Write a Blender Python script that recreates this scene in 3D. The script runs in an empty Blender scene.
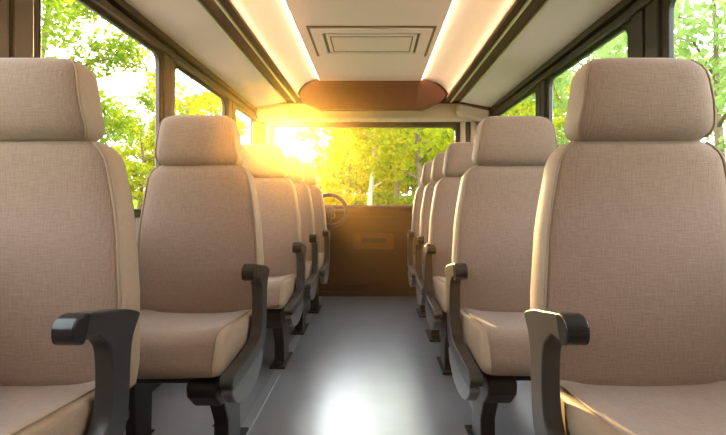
import bpy, bmesh, math, random
import numpy as np
from mathutils import Vector, Matrix

random.seed(11)
RNG = np.random.default_rng(11)
S = bpy.context.scene
COL = S.collection
CAM_Z = 0.94            # eye height above the cabin floor
END = 4.40              # cabin end wall
BACK = -1.5             # cabin end behind the camera

# ------------------------------------------------------------------ helpers
def link(name, me, mats=None, parent=None, loc=None):
    o = bpy.data.objects.new(name, me)
    COL.objects.link(o)
    if mats:
        for m in (mats if isinstance(mats, (list, tuple)) else [mats]):
            me.materials.append(m)
    if parent is not None:
        o.parent = parent
    if loc is not None:
        o.location = loc
    return o

def mesh(name, verts, faces, mats=None, parent=None, smooth=False, loc=None):
    me = bpy.data.meshes.new(name)
    me.from_pydata([tuple(v) for v in verts], [], faces)
    bm = bmesh.new(); bm.from_mesh(me)
    bmesh.ops.recalc_face_normals(bm, faces=bm.faces)
    bm.to_mesh(me); bm.free()
    if smooth:
        me.polygons.foreach_set('use_smooth', [True]*len(me.polygons))
    me.update()
    return link(name, me, mats, parent, loc)

class MB:
    """collects shapes for ONE mesh"""
    def __init__(self): self.v = []; self.f = []; self.mi = []; self.sm = []
    def add(self, verts, faces, mi=0, sm=False):
        b = len(self.v); self.v += [tuple(p) for p in verts]
        for f in faces:
            self.f.append([b+i for i in f]); self.mi.append(mi); self.sm.append(sm)
    def box(self, x0, x1, y0, y1, z0, z1, mi=0):
        v = [(x,y,z) for x in (x0,x1) for y in (y0,y1) for z in (z0,z1)]
        self.add(v, [(0,1,3,2),(4,6,7,5),(0,4,5,1),(2,3,7,6),(0,2,6,4),(1,5,7,3)], mi)
    def prism(self, poly, ax, a, b, mi=0, sm=False):
        """poly = 2D outline; ax = axis it is extruded along between a and b"""
        n = len(poly)
        def P(p, t):
            if ax == 'x': return (t, p[0], p[1])
            if ax == 'y': return (p[0], t, p[1])
            return (p[0], p[1], t)
        v = [P(p, a) for p in poly] + [P(p, b) for p in poly]
        base = len(self.v); self.v += v
        for i in range(n):
            self.f.append([base+i, base+(i+1)%n, base+n+(i+1)%n, base+n+i]); self.mi.append(mi); self.sm.append(sm)
        self.f.append([base+i for i in range(n)][::-1]); self.mi.append(mi); self.sm.append(False)
        self.f.append([base+n+i for i in range(n)]); self.mi.append(mi); self.sm.append(False)
    def strip(self, poly, ax, a, b, th, mi=0):
        """open 2D polyline given thickness th and extruded"""
        n = len(poly); off = []
        for i in range(n):
            p0 = Vector(poly[max(i-1,0)]); p1 = Vector(poly[min(i+1,n-1)])
            d = (p1-p0).normalized(); off.append((poly[i][0]-d.y*th, poly[i][1]+d.x*th))
        self.prism(list(poly)+off[::-1], ax, a, b, mi)
    def loft(self, rings, mi=0, sm=True, closed=False):
        n = len(rings[0]); base = len(self.v)
        for r in rings: self.v += [tuple(p) for p in r]
        for k in range(len(rings)-1):
            for i in range(n):
                j = (i+1) % n
                self.f.append([base+k*n+i, base+k*n+j, base+(k+1)*n+j, base+(k+1)*n+i]); self.mi.append(mi); self.sm.append(sm)
        if not closed:
            for k in (0, len(rings)-1):
                self.f.append([base+k*n+i for i in range(n)]); self.mi.append(mi); self.sm.append(sm)
        else:
            k = len(rings)-1
            for i in range(n):
                j = (i+1) % n
                self.f.append([base+k*n+i, base+k*n+j, base+j, base+i]); self.mi.append(mi); self.sm.append(sm)
    def tube(self, pts, r, n=8, mi=0, closed=False):
        pts = [Vector(p) for p in pts]; rings = []; N = len(pts)
        rr = r if isinstance(r, (list, tuple)) else [r]*N
        ref = None
        for i, p in enumerate(pts):
            a = pts[(i-1) % N] if (closed or i) else pts[0]
            b = pts[(i+1) % N] if (closed or i < N-1) else pts[-1]
            d = (b-a).normalized()
            if ref is None:
                ref = Vector((0,0,1)) if abs(d.z) < .9 else Vector((1,0,0))
            u = (ref - d*ref.dot(d)).normalized(); w = d.cross(u); ref = u
            rings.append([p + (u*math.cos(2*math.pi*k/n) + w*math.sin(2*math.pi*k/n))*rr[i] for k in range(n)])
        self.loft(rings, mi, True, closed)
    def build(self, name, mats=None, parent=None, bevel=0, seg=2, subsurf=0, angle=35, loc=None):
        me = bpy.data.meshes.new(name)
        me.from_pydata(self.v, [], self.f)
        me.polygons.foreach_set('material_index', self.mi)
        me.polygons.foreach_set('use_smooth', self.sm)
        bm = bmesh.new(); bm.from_mesh(me)
        bmesh.ops.recalc_face_normals(bm, faces=bm.faces)
        bm.to_mesh(me); bm.free(); me.update()
        o = link(name, me, mats, parent, loc)
        if bevel:
            m = o.modifiers.new('bevel', 'BEVEL'); m.width = bevel; m.segments = seg
            m.limit_method = 'ANGLE'; m.angle_limit = math.radians(angle); m.harden_normals = False
            me.polygons.foreach_set('use_smooth', [True]*len(me.polygons))
            w = o.modifiers.new('wn', 'WEIGHTED_NORMAL'); w.keep_sharp = True
        if subsurf:
            m = o.modifiers.new('sub', 'SUBSURF'); m.levels = subsurf; m.render_levels = subsurf
        return o

def tag(o, label=None, cat=None, group=None, kind=None):
    if label: o['label'] = label
    if cat: o['category'] = cat
    if group: o['group'] = group
    if kind: o['kind'] = kind
    return o

def struct(o, label=None):
    o['kind'] = 'structure'
    if label: o['label'] = label
    return o

def thing(name, label, cat, loc=(0,0,0), group=None):
    o = bpy.data.objects.new(name, None); COL.objects.link(o)
    o.empty_display_size = .1; o.location = loc
    return tag(o, label, cat, group)

def kids(o): return [c for c in bpy.data.objects if c.parent == o]

def dup(root, loc, label):
    r = root.copy(); COL.objects.link(r); r.location = loc; r['label'] = label
    for ch in kids(root):
        c = ch.copy(); COL.objects.link(c); c.parent = r
        for g in kids(ch):
            d = g.copy(); COL.objects.link(d); d.parent = c
    return r

def catmull(pts, n=5):
    out = []; N = len(pts)
    for i in range(N):
        p0, p1, p2, p3 = [Vector(pts[(i+k) % N]) for k in (-1,0,1,2)]
        for k in range(n):
            t = k/n
            out.append(tuple(.5*((2*p1)+(p2-p0)*t+(2*p0-5*p1+4*p2-p3)*t*t+(3*p1-p0-3*p2+p3)*t**3)))
    return out

def rounded(poly, rad, seg=6):
    out = []; N = len(poly)
    for i in range(N):
        p = Vector(poly[i]); a = Vector(poly[i-1]); b = Vector(poly[(i+1) % N])
        r = rad[i] if isinstance(rad, (list, tuple)) else rad
        da = (a-p).normalized(); db = (b-p).normalized()
        ang = da.angle(db); t = r/math.tan(ang/2)
        c = p + (da+db).normalized()*(r/math.sin(ang/2))
        s = p+da*t; e = p+db*t
        v0 = s-c; v1 = e-c
        tot = v0.angle(v1); sg = 1 if v0.x*v1.y-v0.y*v1.x > 0 else -1
        for k in range(seg+1):
            q = Matrix.Rotation(sg*tot*k/seg, 2) @ v0
            out.append(tuple(c+q))
    return out

# ------------------------------------------------------------------ materials
def mat(name, col, rough=.5, metal=0, spec=.5, noise=None, bump=None, emit=None, coat=0):
    m = bpy.data.materials.new(name); m.use_nodes = True
    nt = m.node_tree; b = nt.nodes['Principled BSDF']
    b.inputs['Base Color'].default_value = (*col, 1)
    b.inputs['Roughness'].default_value = rough
    b.inputs['Metallic'].default_value = metal
    b.inputs['Specular IOR Level'].default_value = spec
    if coat:
        b.inputs['Coat Weight'].default_value = coat; b.inputs['Coat Roughness'].default_value = .235; b.inputs['Coat IOR'].default_value = 1.8
    if noise:
        sc, amt = noise
        tc = nt.nodes.new('ShaderNodeTexCoord')
        n = nt.nodes.new('ShaderNodeTexNoise'); n.inputs['Scale'].default_value = sc; n.inputs['Detail'].default_value = 4
        r = nt.nodes.new('ShaderNodeMapRange'); r.inputs[1].default_value = .3; r.inputs[2].default_value = .7
        r.inputs[3].default_value = 1-amt; r.inputs[4].default_value = 1+amt
        mx = nt.nodes.new('ShaderNodeMix'); mx.data_type = 'RGBA'; mx.blend_type = 'MULTIPLY'; mx.inputs[0].default_value = 1
        mx.inputs[6].default_value = (*col, 1)
        nt.links.new(tc.outputs['Object'], n.inputs['Vector']); nt.links.new(n.outputs['Fac'], r.inputs[0])
        nt.links.new(r.outputs[0], mx.inputs[7]); nt.links.new(mx.outputs[2], b.inputs['Base Color'])
        if bump:
            bp = nt.nodes.new('ShaderNodeBump'); bp.inputs['Strength'].default_value = bump; bp.inputs['Distance'].default_value = .002
            nt.links.new(n.outputs['Fac'], bp.inputs['Height']); nt.links.new(bp.outputs[0], b.inputs['Normal'])
    if emit:
        b.inputs['Emission Color'].default_value = (*emit[0], 1); b.inputs['Emission Strength'].default_value = emit[1]
    return m

def fabric(name, col):
    m = bpy.data.materials.new(name); m.use_nodes = True
    nt = m.node_tree; b = nt.nodes['Principled BSDF']; L = nt.links.new
    b.inputs['Roughness'].default_value = .8; b.inputs['Specular IOR Level'].default_value = .25
    b.inputs['Sheen Weight'].default_value = .25; b.inputs['Sheen Roughness'].default_value = .4
    tc = nt.nodes.new('ShaderNodeTexCoord')
    def thread(sx, sy, sz):
        mp = nt.nodes.new('ShaderNodeMapping'); mp.inputs['Scale'].default_value = (sx, sy, sz)
        n = nt.nodes.new('ShaderNodeTexNoise'); n.inputs['Scale'].default_value = 1; n.inputs['Detail'].default_value = 2
        L(tc.outputs['Object'], mp.inputs['Vector']); L(mp.outputs[0], n.inputs['Vector']); return n.outputs['Fac']
    warp = thread(620, 40, 30); weft = thread(30, 620, 620)
    ad = nt.nodes.new('ShaderNodeMath'); ad.operation = 'ADD'; L(warp, ad.inputs[0]); L(weft, ad.inputs[1])
    r = nt.nodes.new('ShaderNodeMapRange'); r.inputs[1].default_value = .7; r.inputs[2].default_value = 1.3
    r.inputs[3].default_value = .82; r.inputs[4].default_value = 1.16; L(ad.outputs[0], r.inputs[0])
    mx = nt.nodes.new('ShaderNodeMix'); mx.data_type = 'RGBA'; mx.blend_type = 'MULTIPLY'; mx.inputs[0].default_value = 1
    mx.inputs[6].default_value = (*col, 1); L(r.outputs[0], mx.inputs[7]); L(mx.outputs[2], b.inputs['Base Color'])
    bp = nt.nodes.new('ShaderNodeBump'); bp.inputs['Strength'].default_value = .5; bp.inputs['Distance'].default_value = .0015
    L(ad.outputs[0], bp.inputs['Height']); L(bp.outputs[0], b.inputs['Normal'])
    return m

def leafmat(name, col, col2, trans=.55):
    m = bpy.data.materials.new(name); m.use_nodes = True
    nt = m.node_tree; L = nt.links.new
    nt.nodes.remove(nt.nodes['Principled BSDF']); out = nt.nodes['Material Output']
    geo = nt.nodes.new('ShaderNodeNewGeometry')
    mx = nt.nodes.new('ShaderNodeMix'); mx.data_type = 'RGBA'
    mx.inputs[6].default_value = (*col, 1); mx.inputs[7].default_value = (*col2, 1)
    L(geo.outputs['Random Per Island'], mx.inputs[0])
    d = nt.nodes.new('ShaderNodeBsdfDiffuse'); t = nt.nodes.new('ShaderNodeBsdfTranslucent')
    L(mx.outputs[2], d.inputs[0]); L(mx.outputs[2], t.inputs[0])
    s = nt.nodes.new('ShaderNodeMixShader'); s.inputs[0].default_value = trans
    L(d.outputs[0], s.inputs[1]); L(t.outputs[0], s.inputs[2]); L(s.outputs[0], out.inputs[0])
    return m

def glassmat(name, tint=(.96,.97,.96)):
    m = bpy.data.materials.new(name); m.use_nodes = True
    nt = m.node_tree; L = nt.links.new
    nt.nodes.remove(nt.nodes['Principled BSDF']); out = nt.nodes['Material Output']
    t = nt.nodes.new('ShaderNodeBsdfTransparent'); t.inputs[0].default_value = (*tint, 1)
    g = nt.nodes.new('ShaderNodeBsdfGlossy'); g.inputs['Roughness'].default_value = .02
    lw = nt.nodes.new('ShaderNodeLayerWeight'); lw.inputs['Blend'].default_value = .5
    pw = nt.nodes.new('ShaderNodeMath'); pw.operation = 'POWER'; pw.inputs[1].default_value = 5; L(lw.outputs['Facing'], pw.inputs[0])
    f = nt.nodes.new('ShaderNodeMapRange'); f.inputs[3].default_value = .012; f.inputs[4].default_value = .5; L(pw.outputs[0], f.inputs[0])
    s = nt.nodes.new('ShaderNodeMixShader')
    L(f.outputs[0], s.inputs[0]); L(t.outputs[0], s.inputs[1]); L(g.outputs[0], s.inputs[2]); L(s.outputs[0], out.inputs[0])
    return m

M = dict(
    fabric=fabric('seat_fabric', (.315, .222, .168)),
    leather=mat('tan_leather', (.37, .27, .185), .55, noise=(180, .06), bump=.25),
    piping=mat('piping_thread', (.34, .25, .17), .7),
    black=mat('black_plastic', (.012, .012, .013), .45, noise=(60, .1)),
    arm=mat('charcoal_arm_plastic', (.028, .028, .029), .36, noise=(240, .08), bump=.12),
    tip=mat('black_arm_tip', (.014, .014, .015), .25),
    shell=mat('grey_side_plastic', (.12, .12, .124), .38, noise=(200, .05)),
    floor=mat('vinyl_floor', (.37, .39, .425), .29, metal=.36, spec=1.0, noise=(7, .05), coat=1.0),
    nosing=mat('brushed_trim', (.42, .44, .47), .35, metal=.6, noise=(90, .06)),
    ceil=mat('ceiling_liner', (.70, .54, .44), .75, noise=(220, .03), bump=.05),
    cove=mat('cove_liner', (.72, .62, .54), .6),
    panel=mat('overhead_panel', (.68, .525, .42), .55, noise=(200, .03)),
    rail=mat('satin_rail', (.66, .52, .37), .35, metal=.5),
    darkrail=mat('dark_rail_channel', (.070, .030, .012), .6, spec=.15),
    groove=mat('hatch_groove', (.15, .095, .05), .6),
    recess=mat('brown_recess_plastic', (.085, .036, .014), .4),
    led=mat('led_diffuser', (.9, .85, .75), .5, emit=((1, .70, .46), 12.5)),
    ledbright=mat('led_rail_diffuser', (.9, .85, .75), .5, emit=((1, .70, .46), 24.0)),
    bulk=mat('brown_bulkhead_leather', (.095, .024, .006), .5, noise=(25, .12), bump=.2),
    door=mat('brown_end_panel', (.030, .011, .005), .5, noise=(14, .12)),
    header=mat('header_plastic', (.56, .42, .31), .5, noise=(60, .04)),
    wall=mat('grey_wall_liner', (.42, .40, .385), .6, noise=(120, .04)),
    pillarL=mat('glow_tinted_brown_liner', (.13, .085, .055), .5, noise=(60, .06)),  # brown liner whose colour also holds the sun glow on the left
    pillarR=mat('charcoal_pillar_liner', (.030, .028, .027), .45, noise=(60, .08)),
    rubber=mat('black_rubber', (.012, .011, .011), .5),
    frameL=mat('sun_tinted_window_frame', (.060, .030, .014), .4),  # dark frame with the warmth of the sun put into its colour
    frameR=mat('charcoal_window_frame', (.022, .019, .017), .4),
    wheel=mat('steering_leather', (.028, .022, .02), .4),
    hub=mat('grey_hub_plastic', (.05, .045, .042), .5),
    bark=mat('tree_bark', (.19, .135, .09), .9, noise=(9, .35), bump=.6),
    palebark=mat('pale_bark', (.56, .47, .36), .85, noise=(11, .25), bump=.4),
    leafA=leafmat('leaf_yellow_green', (.28, .37, .018), (.56, .51, .03)),
    leafB=leafmat('leaf_mid_green', (.12, .23, .02), (.32, .39, .03)),
    leafC=leafmat('leaf_soft_green', (.25, .38, .10), (.42, .52, .18)),
    grass=leafmat('grass_blades', (.20, .32, .02), (.42, .46, .04), .45),
    ground=mat('meadow_soil', (.17, .26, .035), .95, noise=(.8, .35)),
    bounce_road=mat('bounce_road_gravel', (.40, .39, .37), .9, noise=(6, .2)),
    glass=glassmat('window_glass'),
)

# ------------------------------------------------------------------ seats
SEAT_GROUP_L = 'single seats along the left windows'
SEAT_GROUP_R = 'single seats along the right windows'
NR = 40
def ring(z, hw, y0, y1, n=4.5, xs=0):
    """horizontal superellipse ring; y0 = front, y1 = back"""
    yc = (y0+y1)/2; t = (y1-y0)/2; out = []
    for k in range(NR):
        a = 2*math.pi*k/NR; c, s = math.cos(a), math.sin(a)
        out.append((xs+hw*math.copysign(abs(c)**(2/n), c), yc+t*math.copysign(abs(s)**(2/n), s), z))
    return out

def inset(e, r):
    if e >= r: return 0
    return r-math.sqrt(max(r*r-(r-e)**2, 0))

def lerp_tab(tab, z):
    for (z0, v0), (z1, v1) in zip(tab, tab[1:]):
        if z <= z1:
            t = (z-z0)/(z1-z0); t = max(0, min(1, t)); return v0+(v1-v0)*t
    return tab[-1][1]

def leather_sides(o, nrings):
    """side gussets of a ring loft: everything beyond the two seams"""
    side = set(list(range(NR-3, NR))+list(range(0, 9))+list(range(NR//2-9, NR//2+3)))
    for p in o.data.polygons:
        if p.index < (nrings-1)*NR and p.index % NR in side: p.material_index = 1

def seam_from(rings, k):
    return [Vector(r[k]) for r in rings]

def pushed(pts, dx, dy):
    return [p+Vector((dx, dy, 0)) for p in pts]

def make_seat(s, name, label, group):
    """s = +1 when the aisle is on the seat's +X side, -1 when on its -X side. Faces -Y."""
    root = thing(name, label, 'seat', group=group)
    # ---- backrest
    top, bot = 1.108, .43
    tab = [(.43,.252),(.52,.264),(.70,.264),(.88,.252),(.98,.234),(1.06,.220),(1.108,.214)]
    rings = []
    zs = [.43,.45,.50,.56,.62,.70,.78,.86,.93,.98,1.02,1.05,1.07,1.085,1.097,1.104,1.108]
    for z in zs:
        e = top-z; i = inset(e, .075); it = inset(e, .05)*.8; ib = inset(z-bot, .03)
        bulge = .012*math.sin(math.pi*min(1, (z-bot)/.5))
        rings.append(ring(z, lerp_tab(tab, z)-i-ib, 0.006-bulge+it+ib, .118-it-ib, 5.0))
    b = MB(); b.loft(rings)
    bk = b.build('backrest', [M['fabric'], M['leather']], root); leather_sides(bk, len(rings))
    for sg in (1, -1):
        kk = NR-3 if sg > 0 else NR//2+3
        pts = pushed(seam_from(rings[2:-2], kk), 0.001*sg, -.0015)
        t = MB(); t.tube(pts, .0045, 6); t.build('piping', M['piping'], bk)
    # ---- back shell
    b = MB()
    b.loft([ring(z, h-.012, .104, .136, 4) for z, h in ((.40,.21),(.43,.24),(.6,.253),(.9,.242),(1.0,.224),(1.05,.205),(1.075,.17))])
    b.build('back_shell', M['black'], root)
    # ---- headrest
    z0, z1 = 1.099, 1.316
    rings = []
    es = [0,.004,.010,.018,.028,.042,.065,.098]
    for z in [z0+e for e in es]+[z1-e for e in es[::-1][1:]]:
        t = (z-z0)/(z1-z0)
        e = min(z-z0, z1-z)
        rw = .036 if t < .5 else .056
        hw = .180-.028*max(0, t-.2)/.8-inset(e, rw)
        it = inset(e, .045)*.9
        bulge = .022*math.sin(math.pi*t)
        rings.append(ring(z, hw, -.006-bulge+it, .100-it, 4.2))
    b = MB(); b.loft(rings)
    hd = b.build('headrest', [M['fabric'], M['leather']], root); leather_sides(hd, len(rings))
    for sg in (1, -1):
        kk = NR-3 if sg > 0 else NR//2+3
        pts = pushed(seam_from(rings[2:-2], kk), .001*sg, -.001)
        t = MB(); t.tube(pts, .0035, 6); t.build('piping', M['piping'], hd)
    # ---- seat cushion
    prof = rounded([(.05,.487),(-.395,.520),(-.458,.374),(.05,.376)], [.02,.062,.03,.02], 8)
    # even out the outline
    pts = []
    P = [Vector(p) for p in prof]; P.append(P[0])
    tot = sum((P[i+1]-P[i]).length for i in range(len(P)-1)); n = 64; acc = 0; k = 0
    for j in range(n):
        d = tot*j/n
        while acc+(P[k+1]-P[k]).length < d: acc += (P[k+1]-P[k]).length; k += 1
        pts.append(P[k].lerp(P[k+1], (d-acc)/(P[k+1]-P[k]).length))
    cen = Vector((-.2, .445)); hw = .252; rings = []
    xs = [-1+2*i/24 for i in range(25)]
    ends = [0,.006,.014,.024,.036]
    stations = [-hw+e for e in ends]+[hw*x for x in xs if abs(hw*x) < hw-.045]+[hw-e for e in ends[::-1]]
    for x in stations:
        i = inset(hw-abs(x), .034)
        r = []
        for p in pts:
            q = p-(p-cen).normalized()*i
            wz = max(0, min(1, (p.y-.44)/.05))
            dip = -.014*(1-(x/hw)**2)*wz + .006*math.exp(-((abs(x)-hw*.8)/.03)**2)*wz
            wf = max(0, min(1, (-.36-p.x)/.06))
            r.append((x, q.x-.012*(1-(x/hw)**2)*wf, q.y+dip))
        rings.append(r)
    b = MB(); b.loft(rings)
    cu = b.build('seat_cushion', [M['fabric'], M['leather']], root); 
    ns = len(rings)
    for p in cu.data.polygons:
        if p.index >= (ns-1)*n or p.index//n < 3 or p.index//n >= ns-4: p.material_index = 1
    for sg in (1, -1):
        ri = rings[3] if sg < 0 else rings[-4]
        idx = [j for j in range(n) if pts[j].y > .39 and pts[j].x < .03]
        idx.sort(key=lambda j: -pts[j].x if pts[j].y > .5 or pts[j].x > -.38 else 10-pts[j].y)
        path = [Vector(ri[j]) + Vector((.0015*sg, (pts[j]-cen).normalized().x*.001, (pts[j]-cen).normalized().y*.0015)) for j in idx]
        t = MB(); t.tube(path, .0035, 6); t.build('piping', M['piping'], cu)
    # ---- seat pan and support
    b = MB(); b.box(-.23, .23, -.40, .10, .346, .377); b.build('seat_pan', M['black'], root, bevel=.008)
    xa = s*.186
    b = MB()
    b.prism(rounded([(-.43,.36),(.03,.36),(.0,.29),(-.10,.255),(-.36,.255),(-.42,.31)], .02, 4), 'x', xa-.048, xa+.048)
    b.build('seat_base', M['black'], root, bevel=.008)
    # ---- armrest: pad, post and sweeping lower blade in one piece
    out = [(0.0000,0.6680),(-0.0500,0.6850),(-0.1200,0.6980),(-0.1680,0.7070),(-0.2100,0.7100),(-0.2300,0.7030),(-0.2400,0.6880),(-0.2360,0.6640),(-0.2180,0.6550),
           (-0.1680,0.6570),(-0.1500,0.6480),(-0.1250,0.6260),(-0.1140,0.6000),(-0.1100,0.5500),(-0.1120,0.5000),(-0.1240,0.4520),(-0.1550,0.4200),(-0.2200,0.4060),
           (-0.3300,0.4000),(-0.4400,0.3980),(-0.4720,0.3880),(-0.4760,0.3680),(-0.4500,0.3520),(-0.3600,0.3520),(-0.2200,0.3580),(-0.1100,0.3660),(-0.0650,0.3900),
           (-0.0450,0.4400),(-0.0370,0.5100),(-0.0320,0.5800),(-0.0200,0.6180),(-0.0020,0.6430),(0.0080,0.6580)]
    xo = s*.285
    b = MB(); b.prism(catmull(out, 4), 'x', xo-.0215, xo+.0215)
    ar = b.build('armrest', M['arm'], root, bevel=.011, seg=4, angle=50)
    tipo = [(-0.1900,0.7085),(-0.2120,0.7125),(-0.2320,0.7055),(-0.2425,0.6880),(-0.2385,0.6620),(-0.2180,0.6525),(-0.2080,0.6535),(-0.1960,0.6780)]
    b = MB(); b.prism(catmull(tipo, 5), 'x', xo-.0235, xo+.0235)
    b.build('arm_tip', M['tip'], ar, bevel=.012, seg=4, angle=50)
    # ---- grey side panel below the blade
    sp = [(-.085,.362),(-.2,.355),(-.36,.349),(-.455,.349),(-.452,.325),(-.40,.283),(-.30,.258),(-.19,.262),(-.11,.296),(-.082,.33)]
    b = MB(); b.prism(catmull(sp, 4), 'x', xo-.020, xo+.016)
    b.build('side_panel', M['shell'], root, bevel=.009, seg=3, angle=50)
    # ---- pedestal leg on the aisle side, outer leg near the wall
    b = MB()
    b.prism([(-.30,.262),(-.05,.262),(-.095,.13),(-.09,.03),(-.05,.006),(-.27,.006),(-.235,.03),(-.235,.14)], 'x', xa-.028, xa+.028)
    lg = b.build('leg', M['black'], root, bevel=.006)
    b = MB(); b.box(xa-.045, xa+.045, -.29, -.03, .0045, .016); b.build('foot_plate', M['black'], lg, bevel=.004)
    xb = -s*.17
    b = MB()
    b.prism([(-.26,.35),(.0,.35),(-.06,.25),(-.07,.03),(-.03,.006),(-.23,.006),(-.19,.03),(-.2,.25)], 'x', xb-.02, xb+.02)
    b.build('leg', M['black'], root, bevel=.006)
    return root

left = [(-.897,1.10,'near left beige bus seat cut off by the left edge of the photo'),
        (-.742,1.83,'second beige bus seat on the left, whole backrest in view'),
        (-.725,2.74,'third beige bus seat on the left, headrest glowing below the sun'),
        (-.722,3.38,'fourth beige bus seat on the left, second from the steering wheel'),
        (-.695,3.98,'farthest left beige bus seat, right in front of the steering wheel')]
right = [(.690,1.10,'near right beige bus seat, largest on the right, beside the charcoal pillar'),
         (.612,1.85,'second beige bus seat on the right, just beyond the near one'),
         (.612,2.66,'third beige bus seat on the right, middle of the right row'),
         (.612,3.22,'fourth beige bus seat on the right, second from the brown end panel'),
         (.607,3.85,'farthest right beige bus seat, beside the brown end panel')]
protoL = make_seat(1, 'bus_seat', left[0][2], SEAT_GROUP_L)
protoR = make_seat(-1, 'bus_seat', right[0][2], SEAT_GROUP_R)
for i, (x, y, lab) in enumerate(left):
    if i == 0: protoL.location = (x, y, 0)
    else: dup(protoL, (x, y, 0), lab)
for i, (x, y, lab) in enumerate(right):
    if i == 0: protoR.location = (x, y, 0)
    else: dup(protoR, (x, y, 0), lab)

# ------------------------------------------------------------------ floor and its strips
b = MB(); b.box(-1.24, 1.24, BACK, 4.50, -.06, 0); struct(b.build('floor', M['floor']), 'glossy blue grey vinyl floor of the aisle')
def nos(x0, x1):
    b = MB(); b.box(x0, x1, BACK, END-.03, 0, .0045); return b.build('trim_1' if x0 < 0 else 'trim_2', M['nosing'], bevel=.001)
struct(nos(-.552, -.508), 'pale metal floor strip along the left seats')
struct(nos(.452, .478), 'pale metal floor strip along the right seats')
for sx, nm in ((-1, 'left'), (1, 'right')):
    b = MB(); b.prism([(sx*1.175,0),(sx*1.095,0),(sx*1.095,.085),(sx*1.13,.12),(sx*1.175,.12)], 'y', BACK, END-.03)
    struct(b.build('baseboard_'+nm, M['black'], bevel=.005))

# ------------------------------------------------------------------ side walls and windows
WB, WT = .888, 1.77
WIN = {-1: [(-.02,1.27),(1.510,2.40),(2.546,3.457),(3.685,4.33)],
       1: [(.28,1.738),(1.975,2.91),(3.10,4.10)]}
wn = 0
for sx, nm in ((-1, 'left'), (1, 'right')):
    xi, xo = sx*1.175, sx*1.20
    a, c = min(xi, xo), max(xi, xo)
    b = MB()
    b.box(a, c, BACK, 4.5, -.06, WB); b.box(a, c, BACK, 4.5, WT, 1.98)
    ys = [BACK]+[t for w in WIN[sx] for t in w]+[4.5]
    for i in range(0, len(ys), 2): b.box(a, c, ys[i], ys[i+1], WB, WT)
    struct(b.build('wall_'+nm, M['wall']), 'grey lower wall and window posts on the '+nm)
    # pillar covers
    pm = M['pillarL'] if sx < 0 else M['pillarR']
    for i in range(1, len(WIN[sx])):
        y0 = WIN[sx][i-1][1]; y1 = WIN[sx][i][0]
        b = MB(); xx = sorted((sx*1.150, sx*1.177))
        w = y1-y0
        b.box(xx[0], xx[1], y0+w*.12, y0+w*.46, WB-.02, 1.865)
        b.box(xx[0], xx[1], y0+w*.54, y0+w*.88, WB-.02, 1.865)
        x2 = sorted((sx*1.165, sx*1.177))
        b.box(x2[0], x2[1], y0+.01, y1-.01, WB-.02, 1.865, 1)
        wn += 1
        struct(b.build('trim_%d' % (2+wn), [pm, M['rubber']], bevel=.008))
k = 0
for sx in (-1, 1):
    for (y0, y1) in WIN[sx]:
        k += 1
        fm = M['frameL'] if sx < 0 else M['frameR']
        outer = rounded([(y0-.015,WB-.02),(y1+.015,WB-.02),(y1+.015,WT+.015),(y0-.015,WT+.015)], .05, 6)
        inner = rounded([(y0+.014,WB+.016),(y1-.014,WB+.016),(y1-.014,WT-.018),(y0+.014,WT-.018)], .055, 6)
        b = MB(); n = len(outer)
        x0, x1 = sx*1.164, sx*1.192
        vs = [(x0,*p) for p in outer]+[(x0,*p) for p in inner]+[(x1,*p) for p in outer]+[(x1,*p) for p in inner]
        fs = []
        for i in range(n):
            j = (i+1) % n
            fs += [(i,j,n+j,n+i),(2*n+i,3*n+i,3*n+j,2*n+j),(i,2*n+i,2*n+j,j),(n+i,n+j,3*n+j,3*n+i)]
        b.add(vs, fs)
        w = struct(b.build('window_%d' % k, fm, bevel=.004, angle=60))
        b = MB(); b.prism(inner, 'x', sx*1.179, sx*1.183)
        b.build('glass_pane', M['glass'], w)
        # thin rubber gasket
        b = MB(); b.tube([(sx*1.168,*p) for p in inner], .007, 6, closed=True); b.build('gasket', M['rubber'], w)

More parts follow.
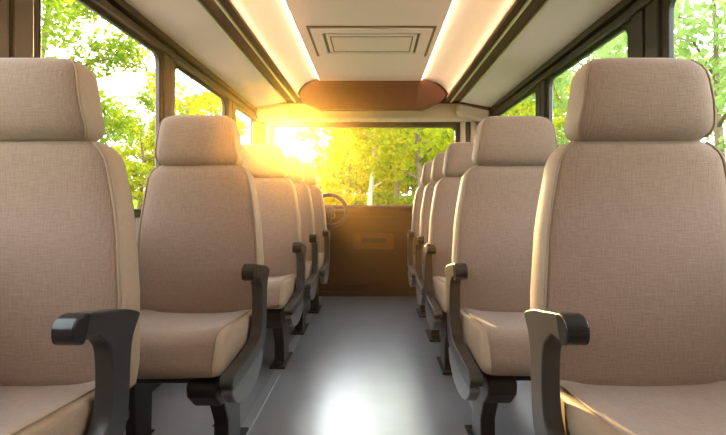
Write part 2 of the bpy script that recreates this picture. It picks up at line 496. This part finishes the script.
# ------------------------------------------------------------------ overhead: panels, rails, coves, ceiling
CY1 = 4.15
for sx, nm, n0 in ((-1, 'left', 20), (1, 'right', 30)):
    xi = sx*.50 if sx < 0 else .452
    # window head trim: dark bar with groove
    b = MB()
    xx = sorted((sx*1.135, sx*1.177)); b.box(xx[0], xx[1], BACK, 4.36, WT-.002, 1.802)
    x2 = sorted((sx*1.155, sx*1.177)); b.box(x2[0], x2[1], BACK, 4.36, 1.802, 1.822, 1)
    xx = sorted((sx*1.125, sx*1.177)); b.box(xx[0], xx[1], BACK, 4.36, 1.822, 1.862)
    struct(b.build('trim_%d' % n0, [M['frameL'] if sx < 0 else M['frameR'], M['rubber']], bevel=.005), 'dark rail above the %s windows' % nm)
    # sloped panel
    b = MB(); poly = [(sx*1.177,1.852),(sx*1.08,1.862),(sx*.95,1.888),(sx*.87,1.902),(sx*.838,1.908),(sx*.838,1.935),(sx*1.177,1.935)]
    b.prism(poly, 'y', BACK, CY1+.03)
    struct(b.build('trim_%d' % (n0+1), M['panel'], bevel=.004), 'long beige panel sloping above the %s windows' % nm)
    # rails: bright lip, dark channel, bright rail, dark lip
    for j, (xa, xb, za, zb, mm) in enumerate(((.846,.833,1.902,1.93,'rail'),(.834,.757,1.915,1.935,'darkrail'),(.758,.741,1.903,1.93,'rail'),(.742,.700,1.912,1.935,'darkrail'))):
        xx = sorted((sx*xa, sx*xb))
        b = MB(); b.box(xx[0], xx[1], BACK, CY1+.04-.02*(j % 2), za, zb)
        struct(b.build('trim_%d' % (n0+2+j), M[mm], bevel=.005, seg=3))
    # cove
    ax, az, bx, bz = sx*.725, 1.93, xi, 2.118
    pts = []
    for j in range(15):
        t = math.pi/2*j/14
        pts.append((ax+(bx-ax)*(1-math.cos(t)), az+(bz-az)*math.sin(t)))
    pts.append((xi-sx*.03, bz))
    if sx > 0: pts = pts[::-1]
    b = MB(); b.strip(pts, 'y', BACK, CY1, .012)
    o = b.build('trim_%d' % (n0+6), M['cove'])
    for p in o.data.polygons: p.use_smooth = True
    m = o.modifiers.new('es', 'EDGE_SPLIT'); m.split_angle = math.radians(40)
    struct(o, 'curved cream cove lit by the %s light strips' % nm)
    # led strips tucked behind the rail and behind the ceiling edge, shining onto the cove
    for xa, xb, xc, z0, z1, lb in ((.700, .706, .709, 1.936, 1.956, 'warm light strip glowing along the %s overhead rail'),
                                   (abs(xi), abs(xi)+.003, abs(xi)+.006, 2.091, 2.108, 'warm light strip glowing at the %s inner edge of the ceiling')):
        t = thing('light_strip', lb % nm, 'light', (0, 0, 0), 'cove light strips')
        xx = sorted((sx*xa, sx*xb)); b = MB(); b.box(xx[0], xx[1], BACK, CY1-.005, z0, z1); b.build('housing', M['rail'], t)
        xx = sorted((sx*xb, sx*xc)); b = MB(); b.box(xx[0], xx[1], BACK, CY1-.005, z0+.004, z1-.001); b.build('diffuser', M['ledbright' if z0 < 2 else 'led'], t)
b = MB(); b.box(-.50, .452, BACK, CY1, 2.09, 2.105); struct(b.build('ceiling', M['ceil'], bevel=.004), 'flat beige ceiling panel between the coves')
b = MB(); b.box(-1.29, 1.29, BACK, 4.55, 2.16, 2.22); b.box(-1.29,-1.177, BACK, 4.55, 1.97, 2.17); b.box(1.177, 1.29, BACK, 4.55, 1.97, 2.17)
struct(b.build('roof', M['header']))

# roof hatch
h = thing('roof_hatch', 'square beige roof hatch cover set in the ceiling', 'hatch', (-.01, 3.12, 2.09))
def ringbox(b, x0, x1, y0, y1, w, z0, z1, mi=0):
    b.box(x0, x1, y0, y0+w, z0, z1, mi); b.box(x0, x1, y1-w, y1, z0, z1, mi)
    b.box(x0, x0+w, y0+w, y1-w, z0, z1, mi); b.box(x1-w, x1, y0+w, y1-w, z0, z1, mi)
b = MB(); ringbox(b, -.405, .405, -.27, .27, .075, -.014, 0); b.build('frame', M['ceil'], h, bevel=.005)
b = MB(); ringbox(b, -.425, .425, -.29, .29, .02, -.004, 0); b.build('groove', M['groove'], h)
b = MB(); ringbox(b, -.33, .33, -.195, .195, .02, -.004, 0); b.build('groove', M['groove'], h)
b = MB(); b.box(-.31, .31, -.175, .175, -.016, 0); pn = b.build('panel', M['ceil'], h, bevel=.006)
b = MB(); ringbox(b, -.285, .285, -.15, .15, .008, -.018, -.015); b.build('moulding', M['groove'], pn)

# brown bulkhead closing the coves
top = []
def covep(sx, xi):
    return [(sx*.725+(xi-sx*.725)*(1-math.cos(t)), 1.93+.188*math.sin(t)) for t in [math.pi/2*j/10 for j in range(11)]]
L_ = covep(-1, -.50); R_ = covep(1, .452)
poly = [(-.49,1.815)]+[(-.66,1.885)]+[(x+.03, z-.012) for x, z in L_[1:]]+[(x-.03, z-.012) for x, z in R_[::-1][:-1]]+[(.62,1.885),(.47,1.815)]
b = MB(); b.prism(poly, 'y', 4.10, 4.16)
struct(b.build('trim_40', M['bulk'], bevel=.012, seg=3), 'dark brown padded bulkhead below the ceiling end')
# end caps of the overhead panels
for sx in (-1, 1):
    b = MB(); pl = rounded([(sx*.80,1.80),(sx*1.10,1.72),(sx*1.13,1.84),(sx*.82,1.90)], [.05,.04,.02,.02], 5)
    b.prism(pl, 'y', 4.19, 4.30)
    struct(b.build('trim_%d' % (41 if sx < 0 else 42), M['header'], bevel=.02, seg=4), 'rounded cap at the end of the %s overhead panel' % ('left' if sx < 0 else 'right'))

# ------------------------------------------------------------------ end wall with window
FX0, FX1, FZ0, FZ1 = -1.0, .84, .91, 1.707
b = MB()
b.box(-1.24, 1.24, END, 4.47, -.06, FZ0); b.box(-1.24, 1.24, END, 4.47, FZ1, 2.17)
b.box(-1.24, FX0, END, 4.47, FZ0, FZ1); b.box(FX1, 1.24, END, 4.47, FZ0, FZ1)
we = struct(b.build('wall_front', M['door']), 'dark brown end panel of the cabin below the wide window')
b = MB(); b.box(-1.16, 1.16, 4.365, END+.002, FZ0-.062, FZ0-.004); b.build('sill', M['door'], we, bevel=.008)
b = MB(); b.box(-1.16, 1.16, 4.378, END+.002, .0, .045); b.build('kick_strip', M['black'], we, bevel=.005)
b = MB(); b.prism(rounded([(-.62,.12),(.62,.12),(.62,.80),(-.62,.80)], .04, 5), 'y', 4.388, END+.002)
pn = b.build('door_panel', M['door'], we, bevel=.006)
b = MB(); oo = rounded([(-.205,.475),(.215,.475),(.215,.635),(-.205,.635)], .03, 5); b.prism(oo, 'y', 4.380, 4.392)
hp = b.build('handle_recess', M['recess'], pn, bevel=.008)
b = MB(); b.prism(rounded([(-.115,.540),(.130,.540),(.130,.588),(-.115,.588)], .012, 4), 'y', 4.374, 4.384); b.build('handle_slot', M['rubber'], hp, bevel=.004)
outer = rounded([(FX0-.03,FZ0-.03),(FX1+.03,FZ0-.03),(FX1+.03,FZ1+.055),(FX0-.03,FZ1+.055)], .06, 6)
inner = rounded([(FX0+.012,FZ0+.008),(FX1-.012,FZ0+.008),(FX1-.012,FZ1-.005),(FX0+.012,FZ1-.005)], .05, 6)
b = MB(); n = len(outer); y0, y1 = 4.382, 4.45
vs = [(p[0],y0,p[1]) for p in outer]+[(p[0],y0,p[1]) for p in inner]+[(p[0],y1,p[1]) for p in outer]+[(p[0],y1,p[1]) for p in inner]
fs = []
for i in range(n):
    j = (i+1) % n
    fs += [(i,j,n+j,n+i),(2*n+i,3*n+i,3*n+j,2*n+j),(i,2*n+i,2*n+j,j),(n+i,n+j,3*n+j,3*n+i)]
b.add(vs, fs); w = struct(b.build('window_10', M['frameL'], bevel=.004, angle=60), 'wide window at the end of the aisle')
b = MB(); b.prism(inner, 'y', 4.418, 4.422); b.build('glass_pane', M['glass'], w)
b = MB(); b.prism([(4.30,1.86),(4.30,1.775),(4.33,1.752),(4.402,1.752),(4.402,1.93),(4.33,1.93)], 'x', -1.16, 1.16)
struct(b.build('trim_43', M['header'], bevel=.012, seg=3), 'beige header beam above the end window')
for sx in (-1, 1):
    b = MB(); x0 = FX1+.035 if sx > 0 else FX0-.035
    ribs = [(0,.05,4.34,0),(.055,.095,4.36,1),(.10,.15,4.335,0),(.155,.19,4.36,2)] if sx > 0 else [(0,.04,4.36,0),(.045,.08,4.35,1)]
    for a, c, y, mi in ribs:
        xs_ = sorted((x0+sx*a, x0+sx*c)); b.box(xs_[0], xs_[1], y, END+.002, .80, 1.755, mi)
    struct(b.build('trim_%d' % (44 if sx < 0 else 45), [M['header'], M['frameL'], M['nosing']], bevel=.012, seg=3), 'ribbed corner post %s of the end window' % ('left' if sx < 0 else 'right'))

# unseen wall behind the camera; windowless, like the sides there, to darken near seats
b = MB(); b.box(-1.24, 1.24, BACK-.06, BACK, -.06, 2.2)
struct(b.build('wall_back', M['wall']))

# ------------------------------------------------------------------ steering wheel
sw = thing('steering_wheel', 'dark steering wheel behind the last left seat, at the end wall', 'steering wheel', (-.415, 4.24, .87))
tilt = Matrix.Rotation(math.radians(-20), 3, 'X') @ Matrix.Rotation(math.radians(14), 3, 'Z')
R = .158
b = MB(); b.tube([tilt @ Vector((R*math.cos(a), 0, R*math.sin(a))) for a in [2*math.pi*i/40 for i in range(40)]], .019, 10, closed=True)
b.build('rim', M['wheel'], sw)
b = MB(); rg = []
for y, r in ((-.012,.03),(-.010,.046),(.0,.052),(.03,.046),(.05,.03)):
    rg.append([tilt @ Vector((r*math.cos(2*math.pi*i/24), y, r*.85*math.sin(2*math.pi*i/24))) for i in range(24)])
b.loft(rg); b.build('hub', M['hub'], sw)
for a in (math.radians(175), math.radians(5), math.radians(270)):
    b = MB(); b.tube([tilt @ Vector((r*math.cos(a), .012-.012*(r/R), r*math.sin(a))) for r in (.03,.08,.12,R)], [.016,.012,.011,.013], 8); b.build('spoke', M['hub'], sw)
b = MB(); b.tube([tilt @ Vector((0,.03,0)), Vector((0,.09,-.04)), Vector((0,.135,-.06))], [.03,.035,.04], 12); b.build('column', M['wheel'], sw)

# floor anchor slot beside the second left seat
b = MB(); b.prism(rounded([(-.018,-.006),(.018,-.006),(.018,.006),(-.018,.006)], .005, 4), 'z', 0, .003)
tag(b.build('floor_anchor', M['black'], loc=(-.66,1.84-.0,0)), 'small black anchor slot in the floor under the second left seat', 'anchor')

# ------------------------------------------------------------------ outside: ground, grass, trees
def gz(x, y):
    d = math.hypot(x, y)
    t = max(0, min(1, (d-5)/26)); t = t*t*(3-2*t)
    return -.85+2.25*t+.12*math.sin(x*.31+1)*math.sin(y*.27)*min(1, d/12)
vs, fs = [], []
NA, RAD = 72, [0,3,5,7,9,11,13,15,17,19,21,24,27,31,36,44,60,90]
for r in RAD:
    for i in range(NA):
        a = 2*math.pi*i/NA; x, y = r*math.sin(a), r*math.cos(a); vs.append((x, y, gz(x, y)))
for k in range(len(RAD)-1):
    for i in range(NA):
        j = (i+1) % NA; fs.append((k*NA+i, k*NA+j, (k+1)*NA+j, (k+1)*NA+i))
struct(mesh('ground', vs, fs, M['ground'], smooth=True), 'green meadow ground rising outside the windows')

def blades(n):
    V = np.zeros((n*3, 3)); F = []
    k = 0
    while k < n:
        a = random.uniform(-math.radians(62), math.radians(62)); d = random.uniform(7.5, 26)
        x, y = d*math.sin(a), d*math.cos(a)
        z = gz(x, y); hh = random.uniform(.18,.55); w = random.uniform(.015,.04); r = random.uniform(0, 6.28)
        dx, dy = w*math.cos(r), w*math.sin(r); lx, ly = random.gauss(0,.12), random.gauss(0,.12)
        V[3*k] = (x-dx,y-dy,z-.02); V[3*k+1] = (x+dx,y+dy,z-.02); V[3*k+2] = (x+lx,y+ly,z+hh); F.append((3*k,3*k+1,3*k+2)); k += 1
    me = bpy.data.meshes.new('meadow_grass'); me.from_pydata(V.tolist(), [], F); return link('meadow_grass', me, M['grass'])
b = MB(); b.box(-6.5, 6.5, -14, 6.8, -.99, -.79); struct(b.build('bounce_road', M['bounce_road']), 'unseen pale grey slab added under the bus to bounce neutral light')  # unseen slab added so the ground throws neutral light into the cabin
tag(blades(26000), 'tall sunlit yellow green grass growing outside below the windows', 'grass', kind='stuff')

SUN = Vector((-86, 436, 66)).normalized()
def foliage_mesh(name, blobs, n, size):
    """n leaves spread over the shells of ellipsoid blobs (x,y,z,r)"""
    B = np.array(blobs); w = B[:,3]**2; w /= w.sum()
    idx = RNG.choice(len(B), n, p=w)
    d = RNG.normal(size=(n,3)); d /= np.linalg.norm(d, axis=1)[:,None]
    rr = B[idx,3]*(RNG.random(n)**.45)
    C = B[idx,:3]+d*rr[:,None]*np.array([1,1,.75])
    u = RNG.normal(size=(n,3)); u /= np.linalg.norm(u, axis=1)[:,None]
    v = RNG.normal(size=(n,3)); v -= (v*u).sum(1)[:,None]*u; v /= np.linalg.norm(v, axis=1)[:,None]
    s = size*(.6+.8*RNG.random(n))[:,None]
    P = np.stack([C-u*s, C+v*s*.48, C+u*s, C-v*s*.48], 1).reshape(-1,3)
    F = np.arange(n*4).reshape(-1,4)
    me = bpy.data.meshes.new(name); me.from_pydata(P.tolist(), [], F.tolist()); return me

def make_tree(name, loc, H, crown, base, leaf, bark, n, size, seed, r0=.12, lean=0., label='', cat='tree', group=None, nb=9):
    rs = random.Random(seed)
    root = thing(name, label, cat, loc, group)
    b = MB(); pts = []; px = py = 0
    for i in range(9):
        t = i/8; pts.append((px+lean*t*H, py, t*H*.9-.15)); px += rs.gauss(0,.035)*H*.25; py += rs.gauss(0,.035)*H*.25
    b.tube(pts, [r0*(1-.85*i/8) for i in range(9)], 8)
    blobs = []
    for k in range(nb):
        t = base+(1-base)*(k+.5)/nb*.95
        a = k*2.4+rs.uniform(-.5,.5); i = min(7, int(t*8)); o = Vector(pts[i]).lerp(Vector(pts[i+1]), t*8-i)
        L = crown*(1-.55*abs(t-.55)/.45*.8)*rs.uniform(.6,1.0)
        e = o+Vector((math.cos(a)*L, math.sin(a)*L, L*rs.uniform(.25,.6)))
        mid = o.lerp(e,.5)+Vector((rs.gauss(0,.1)*L, rs.gauss(0,.1)*L, .08*L))
        q = r0*(1-.85*t)*.6
        b.tube([o, mid, e], [q, q*.6, q*.25], 6)
        # twigs
        for _ in range(3):
            s0 = mid.lerp(e, rs.random()); e2 = s0+Vector((rs.gauss(0,.35),rs.gauss(0,.35),rs.uniform(.0,.4)))*L
            b.tube([s0, s0.lerp(e2,.5)+Vector((0,0,.04*L)), e2], [q*.4, q*.28, q*.12], 5)
            blobs.append((*e2, L*rs.uniform(.25,.42)))
        blobs.append((*e, L*rs.uniform(.35,.55)))
        blobs.append((*mid, L*rs.uniform(.25,.4)))
    b.build('trunk', bark, root)
    me = foliage_mesh('foliage', blobs, n, size); link('foliage', me, leaf, root)
    return root

def at(px, d):
    """ground point whose bearing from the camera is that of image column px, d metres ahead"""
    x = (px-373)/436*d; return (x, d, gz(x, d))

A, Bm, Cm = M['leafA'], M['leafB'], M['leafC']
# name, column, distance, height, crown radius, crown base, leaf, bark, leaves, leaf size, trunk radius, label
TREES = [
 ('tree', 373, 15, 7.5, 1.9, .22, A, M['palebark'], 4200, .10, .10, 'slim pale trunked tree standing at the middle of the end window'),
 ('tree', 421, 14, 7.0, 2.3, .22, A, M['bark'], 5600, .10, .14, 'forked dark trunked tree at the right of the end window'),
 ('tree', 397, 21, 8.0, 2.4, .15, Bm, M['bark'], 5000, .12, .13, 'darker green tree behind, right of the pale trunk in the end window'),
 ('tree', 348, 22, 6.5, 2.0, .12, A, M['bark'], 4600, .12, .10, 'bright yellow tree left of the pale trunk in the end window'),
 ('tree', 324, 33, 9.0, 1.7, .06, A, M['bark'], 4200, .14, .12, 'slim golden tree just right of the sun glare in the end window'),
 ('tree', 452, 19, 8.5, 2.6, .15, A, M['bark'], 5200, .12, .13, 'yellow green tree at the right edge of the end window'),
 ('tree', 383, 33, 11, 3.6, .08, Bm, M['bark'], 6500, .18, .18, 'distant green tree deep behind the pale trunk'),
 ('tree', 425, 33, 12, 3.8, .08, A, M['bark'], 6500, .18, .18, 'distant yellow tree deep behind the forked tree'),
 ('tree', 358, 38, 9.5, 3.0, .08, A, M['bark'], 6000, .18, .16, 'distant yellow tree deep behind, left in the end window'),
 ('tree', 462, 30, 10, 3.4, .1, Bm, M['bark'], 5500, .17, .16, 'distant tree partly hidden by the right corner post'),
 ('tree', 52, 9.5, 8.5, 2.2, .30, Bm, M['bark'], 10000, .07, .15, 'big leafy green tree in the first left side window'),
 ('tree', 138, 15, 4.0, 1.7, .12, A, M['bark'], 4200, .10, .10, 'low bushy bright green tree at the right of the first left window'),
 ('tree', 186, 14, 8.0, 1.5, .30, A, M['palebark'], 1500, .10, .09, 'thin sparse tree in the second left side window'),
 ('tree', 40, 22, 7.5, 2.4, .1, A, M['bark'], 5000, .14, .14, 'yellow green tree farther off in the first left side window'),
 ('tree', 513, 19, 7.0, 2.6, .2, A, M['bark'], 2600, .13, .13, 'sparse yellow tree in the farthest right side window'),
 ('tree', 585, 14, 7.0, 2.4, .25, Cm, M['bark'], 2600, .11, .12, 'light green tree in the right window before the charcoal pillar'),
 ('tree', 712, 9.5, 7.5, 2.6, .28, Cm, M['bark'], 4200, .10, .13, 'pale green tree in the near right window beside the big headrest'),
 ('tree', 650, 24, 8.5, 3.2, .15, Cm, M['bark'], 4500, .15, .15, 'soft green tree farther off behind the charcoal pillar'),
]
for i, (nm, px, d, H, cr, ba, lf, bk, n, sz, r0, lab) in enumerate(TREES):
    make_tree(nm, at(px, d), H, cr, ba, lf, bk, n, sz, 40+i, r0, 0, lab, 'tree', 'trees outside the windows')
for i, (px, d) in enumerate(((352,46),(372,44),(394,48),(412,45),(432,50),(450,46),(472,50),(500,44),(540,46),(590,42),(30,42),(165,46),(215,50))):
    make_tree('tree', at(px, d), 13 if px > 380 or px < 230 else 10, 4.6 if px > 380 or px < 230 else 3.2, .02, Bm if i % 3 else A, M['bark'], 3600, .26, 140+i, .2, 0,
              'hazy round tree of the far forest edge', 'tree', 'forest edge trees', 10)
for i, px in enumerate((340,358,376,396,412,430,448)):
    make_tree('shrub', at(px, 31+(i*5) % 4), 2.4, 2.3, .02, Bm if i % 2 else A, M['bark'], 2600, .15, 200+i, .05, 0,
              'rounded bush in the hedge below the forest edge', 'shrub', 'hedge below the forest edge', 8)
SHRUBS = [(338, 17, 1.5, 1.2,'low round shrub left of the pale trunk, in the end window'),(386, 17, 1.2, .9,'small shrub right of the pale trunk, in the end window'),
          (408, 25, 2.4, 1.8,'dark shrub in the gap between the pale and forked trees'),(318, 20, 2.2, 1.6,'glowing shrub beside the steering wheel, below the sun'),
          (362, 27, 2.8, 2.0,'broad shrub behind the pale trunk'),(440, 23, 2.6, 1.8,'shrub low at the right of the end window')]
for i, (px, d, H, cr, lab) in enumerate(SHRUBS):
    make_tree('shrub', at(px, d), H, cr, .05, A if i % 2 == 0 else Bm, M['bark'], 2600, .10, 90+i, .04, 0, lab, 'shrub', 'shrubs in the meadow', 8)

# ------------------------------------------------------------------ haze added to the cabin to make the golden glow around the low sun
hm = bpy.data.materials.new('sun_glow_haze'); hm.use_nodes = True
nt = hm.node_tree; nt.nodes.remove(nt.nodes['Principled BSDF'])
def scat(den, g, col):
    v = nt.nodes.new('ShaderNodeVolumeScatter'); v.inputs['Color'].default_value = (*col, 1)
    v.inputs['Density'].default_value = den; v.inputs['Anisotropy'].default_value = g; return v
v1 = scat(.0070, .935, (1, .62, .18)); v2 = scat(.0008, .70, (1, .42, .08))
av = nt.nodes.new('ShaderNodeAddShader'); nt.links.new(v1.outputs[0], av.inputs[0]); nt.links.new(v2.outputs[0], av.inputs[1])
nt.links.new(av.outputs[0], nt.nodes['Material Output'].inputs['Volume'])
b = MB(); b.box(-1.187, 1.187, BACK-.03, 4.435, -.03, 2.14)
tag(b.build('haze', hm), 'golden haze added to the cabin air for the sun glow', 'haze', kind='stuff')

# ------------------------------------------------------------------ light
sl = bpy.data.lights.new('sun', 'SUN'); sl.energy = 11; sl.angle = math.radians(1.2); sl.color = (1, .64, .25)
so = bpy.data.objects.new('sun', sl); COL.objects.link(so); so.location = SUN*30
so.rotation_euler = SUN.to_track_quat('Z', 'Y').to_euler()

W = bpy.data.worlds.new('sky'); S.world = W; W.use_nodes = True
nt = W.node_tree; L = nt.links.new; bg = nt.nodes['Background']
tc = nt.nodes.new('ShaderNodeTexCoord')
dp = nt.nodes.new('ShaderNodeVectorMath'); dp.operation = 'DOT_PRODUCT'; dp.inputs[1].default_value = SUN
nrm = nt.nodes.new('ShaderNodeVectorMath'); nrm.operation = 'NORMALIZE'
L(tc.outputs['Generated'], nrm.inputs[0]); L(nrm.outputs[0], dp.inputs[0])
def powr(e, k, col):
    mx = nt.nodes.new('ShaderNodeMath'); mx.operation = 'MAXIMUM'; mx.inputs[1].default_value = 0; L(dp.outputs['Value'], mx.inputs[0])
    p = nt.nodes.new('ShaderNodeMath'); p.operation = 'POWER'; p.inputs[1].default_value = e; L(mx.outputs[0], p.inputs[0])
    s = nt.nodes.new('ShaderNodeVectorMath'); s.operation = 'SCALE'; s.inputs[0].default_value = tuple(c*k for c in col); L(p.outputs[0], s.inputs['Scale'])
    return s.outputs[0]
# sky: pale overhead, white near the horizon
sp = nt.nodes.new('ShaderNodeSeparateXYZ'); L(nrm.outputs[0], sp.inputs[0])
rp = nt.nodes.new('ShaderNodeValToRGB'); L(sp.outputs['Z'], rp.inputs[0])
rp.color_ramp.elements[0].position = 0; rp.color_ramp.elements[0].color = (1.0,.98,.95,1)
rp.color_ramp.elements[1].position = .9; rp.color_ramp.elements[1].color = (.80,.90,1.0,1)
sc = nt.nodes.new('ShaderNodeVectorMath'); sc.operation = 'SCALE'; sc.inputs['Scale'].default_value = 3.2; L(rp.outputs[0], sc.inputs[0])
cur = sc.outputs[0]
for o in (powr(1300, 90, (1,.86,.55)), powr(90, 2.2, (1,.74,.36)), powr(12, .3, (1,.78,.45))):
    ad = nt.nodes.new('ShaderNodeVectorMath'); ad.operation = 'ADD'; L(cur, ad.inputs[0]); L(o, ad.inputs[1]); cur = ad.outputs[0]
L(cur, bg.inputs['Color']); bg.inputs['Strength'].default_value = 1.0

# ------------------------------------------------------------------ camera and view
cd = bpy.data.cameras.new('camera'); cd.sensor_width = 36; cd.lens = 36*436/726
cd.shift_x = -10/726; cd.shift_y = -14.5/726; cd.clip_start = .02; cd.clip_end = 300
co = bpy.data.objects.new('camera', cd); COL.objects.link(co); co.location = (0, 0, CAM_Z); co.rotation_euler = (math.pi/2, 0, 0)
S.camera = co
S.view_settings.view_transform = 'Standard'; S.view_settings.look = 'None'
S.view_settings.gamma = 1; S.view_settings.exposure = 1.12; S.view_settings.use_curve_mapping = False
S.cycles.use_denoising = True
S.cycles.max_bounces = 10; S.cycles.diffuse_bounces = 5; S.cycles.transparent_max_bounces = 12; S.cycles.volume_bounces = 0
S.cycles.sample_clamp_indirect = 6
